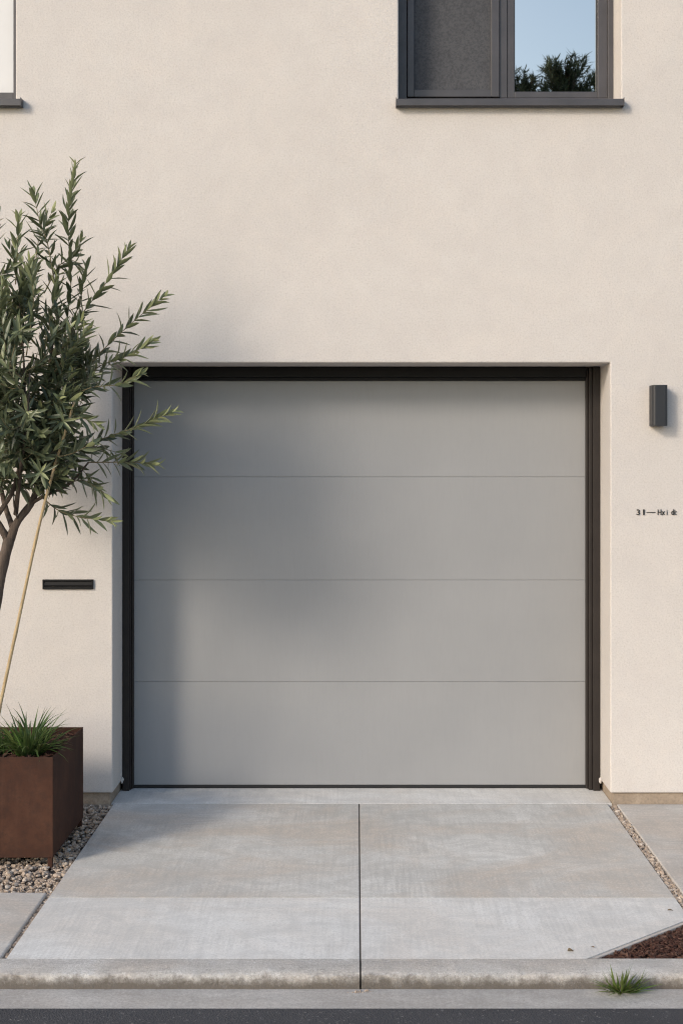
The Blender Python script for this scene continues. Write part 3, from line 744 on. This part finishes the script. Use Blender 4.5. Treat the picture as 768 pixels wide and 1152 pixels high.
for i in range(40):
    az = random.uniform(0, 6.28); rr = random.uniform(0, 0.03); cx = c0.x - 0.13
    blade(s, (cx + rr * math.cos(az), c0.y + 0.04 + rr * math.sin(az), SZ - 0.002), az, random.uniform(0.10, 0.2), random.uniform(0.006, 0.010), abs(random.gauss(0.35, 0.25)), random.uniform(0.3, 1.5), max(0, random.gauss(0.06, .08)))
o = s.build('strap_leaf_plant', M['strap'])
tag(o, 'green strap-leaved grassy plant at the foot of the olive tree', 'plant')
s = Soup(); c0 = W(700, 1110, -2.315)
for i in range(110):
    az = random.uniform(0, 6.28); rr = random.uniform(0, 0.024); low = random.random() < 0.2
    a2 = az + random.gauss(0, .35)
    bx, by = c0.x + rr * 2.0 * math.cos(az), -2.318 + rr * 0.5 * math.sin(az)
    if math.sin(a2) > 0.3: a2 = -a2
    blade(s, (bx, by, -0.0505), a2, random.uniform(0.03, 0.05) if low else random.uniform(0.065, 0.115), random.uniform(0.0060, 0.0100), random.uniform(0.1, 1.35), random.uniform(-0.1, 0.35), 0.75 if low else max(0, random.gauss(.08, .1)), 6)
o = s.build('grass_tuft', M['grass'])
tag(o, 'small green grass tuft growing in the gutter against the kerb', 'grass tuft')

# litter: dry leaves and a twig
def dry_leaf(pos, az, L, Wd, label):
    s = Soup(); d = Vector((math.cos(az), math.sin(az), 0.12)); leaf(s, Vector(pos), d, Vector((0, 0, 1)), L, Wd, 0.25, 0, 0.0, 0.5)
    o = s.build('dry_leaf', M['deadleaf']); tag(o, label, 'leaf', 'dry leaves lying on the paving'); return o
def G(x, y, z=0.003):
    Z = S * CAM_D * (CAM_H - z) / (y - VPY); return ((x - VPX) * Z / (S * CAM_D), Z - CAM_D, z)
dry_leaf(G(750, 1024), 0.1, 0.024, 0.008, 'dark curled leaf on the apron near the gravel strip')
dry_leaf(G(638, 1070), 0.3, 0.024, 0.016, 'pale flat leaf on the apron left of the mulch tip')
dry_leaf(G(668, 1066), 2.2, 0.016, 0.007, 'small dark leaf scrap on the apron above the mulch tip')
dry_leaf(G(617, 1111, -0.047), 0.1, 0.030, 0.008, 'tan dry leaf in the gutter left of the grass tuft')
s = Soup(); a = Vector(G(636, 1109, -0.044))
s.tube([a, a + Vector((.012, -.004, .006)), a + Vector((.026, .002, .003))], [.0016, .0013, .0007], 5)
s.tube([a + Vector((.010, -.003, .005)), a + Vector((.016, .001, .014))], [.0012, .0006], 5)
tag(s.build('twig', M['bark']), 'broken brown twig in the gutter beside the grass tuft', 'twig')
sp = []
for i in range(22):
    p = G(410 + random.gauss(0, 7), 1110, -0.049); sp.append((p[0], -2.312 + random.uniform(-.01, .008), 0.0))
o = stones('grit', sp, (0.0015, 0.0045), M['gravel'], z0=-0.049)
tag(o, 'pale grit gathered in the gutter below the kerb joint', 'grit', kind='stuff')

# ---------------------------------------------------------------- trees across the street, seen in the upstairs pane
def far_tree(x, y, h, wdt, label, seed):
    random.seed(seed)
    r = empty('street_tree', (x, y, -0.16), label, 'tree', 'trees across the street')
    s = Soup(); s.tube([(x, y, -0.2), (x + .05, y, h * .4), (x, y + .03, h * .75), (x + .02, y, h * .93)], [.16, .12, .07, .015], 9)
    c = Soup()
    for i in range(200):
        t = random.uniform(0.62, 0.93) if i > 10 else 0.93; z = h * t; rad = (h - z) * 0.30 + 0.42 * wdt
        a = random.uniform(0, 6.28); d = Vector((math.cos(a), math.sin(a), random.uniform(.7, 1.9))).normalized()
        p = Vector((x, y, z - 0.25)); q = p + d * rad * random.uniform(.75, 1.3)
        q.z = min(q.z, h)
        s.tube([p, p.lerp(q, .5) + Vector((0, 0, -.05)), q], [.02, .013, .004], 4)
        ln = (q - p).length
        for j in range(int(60 * max(.6, ln))):
            u = random.uniform(.2, 1.0); b = p.lerp(q, u)
            rv = Vector((random.gauss(0, 1), random.gauss(0, 1), random.gauss(0, 1))).normalized()
            leaf(c, b, d + rv * .85, Vector((random.random(), random.random(), 1)), random.uniform(.11, .22), random.uniform(.020, .040), .1, 0, max(0, random.gauss(.15, .2)))
    s.build('trunk', M['bark'], r); c.build('crown', M['conifer'], r)
YT = -20.0; kt = (CAM_D - YT) / (S * CAM_D)      # unfolded path: camera to pane and back out to the trees
def refl(px_, py_): return ((px_ - VPX) * kt, CAM_H + (VPY - py_) * kt)
x, h = refl(589, 53); far_tree(x, YT, h, 0.95, 'leafy tree across the street, left one in the window reflection', 3)
x, h = refl(640, 38); far_tree(x, YT, h, 0.95, 'leafy tree across the street, tallest in the window reflection', 5)
x, h = refl(688, 50); far_tree(x, YT - .3, h, 0.8, 'leafy tree across the street, right one in the window reflection', 8)
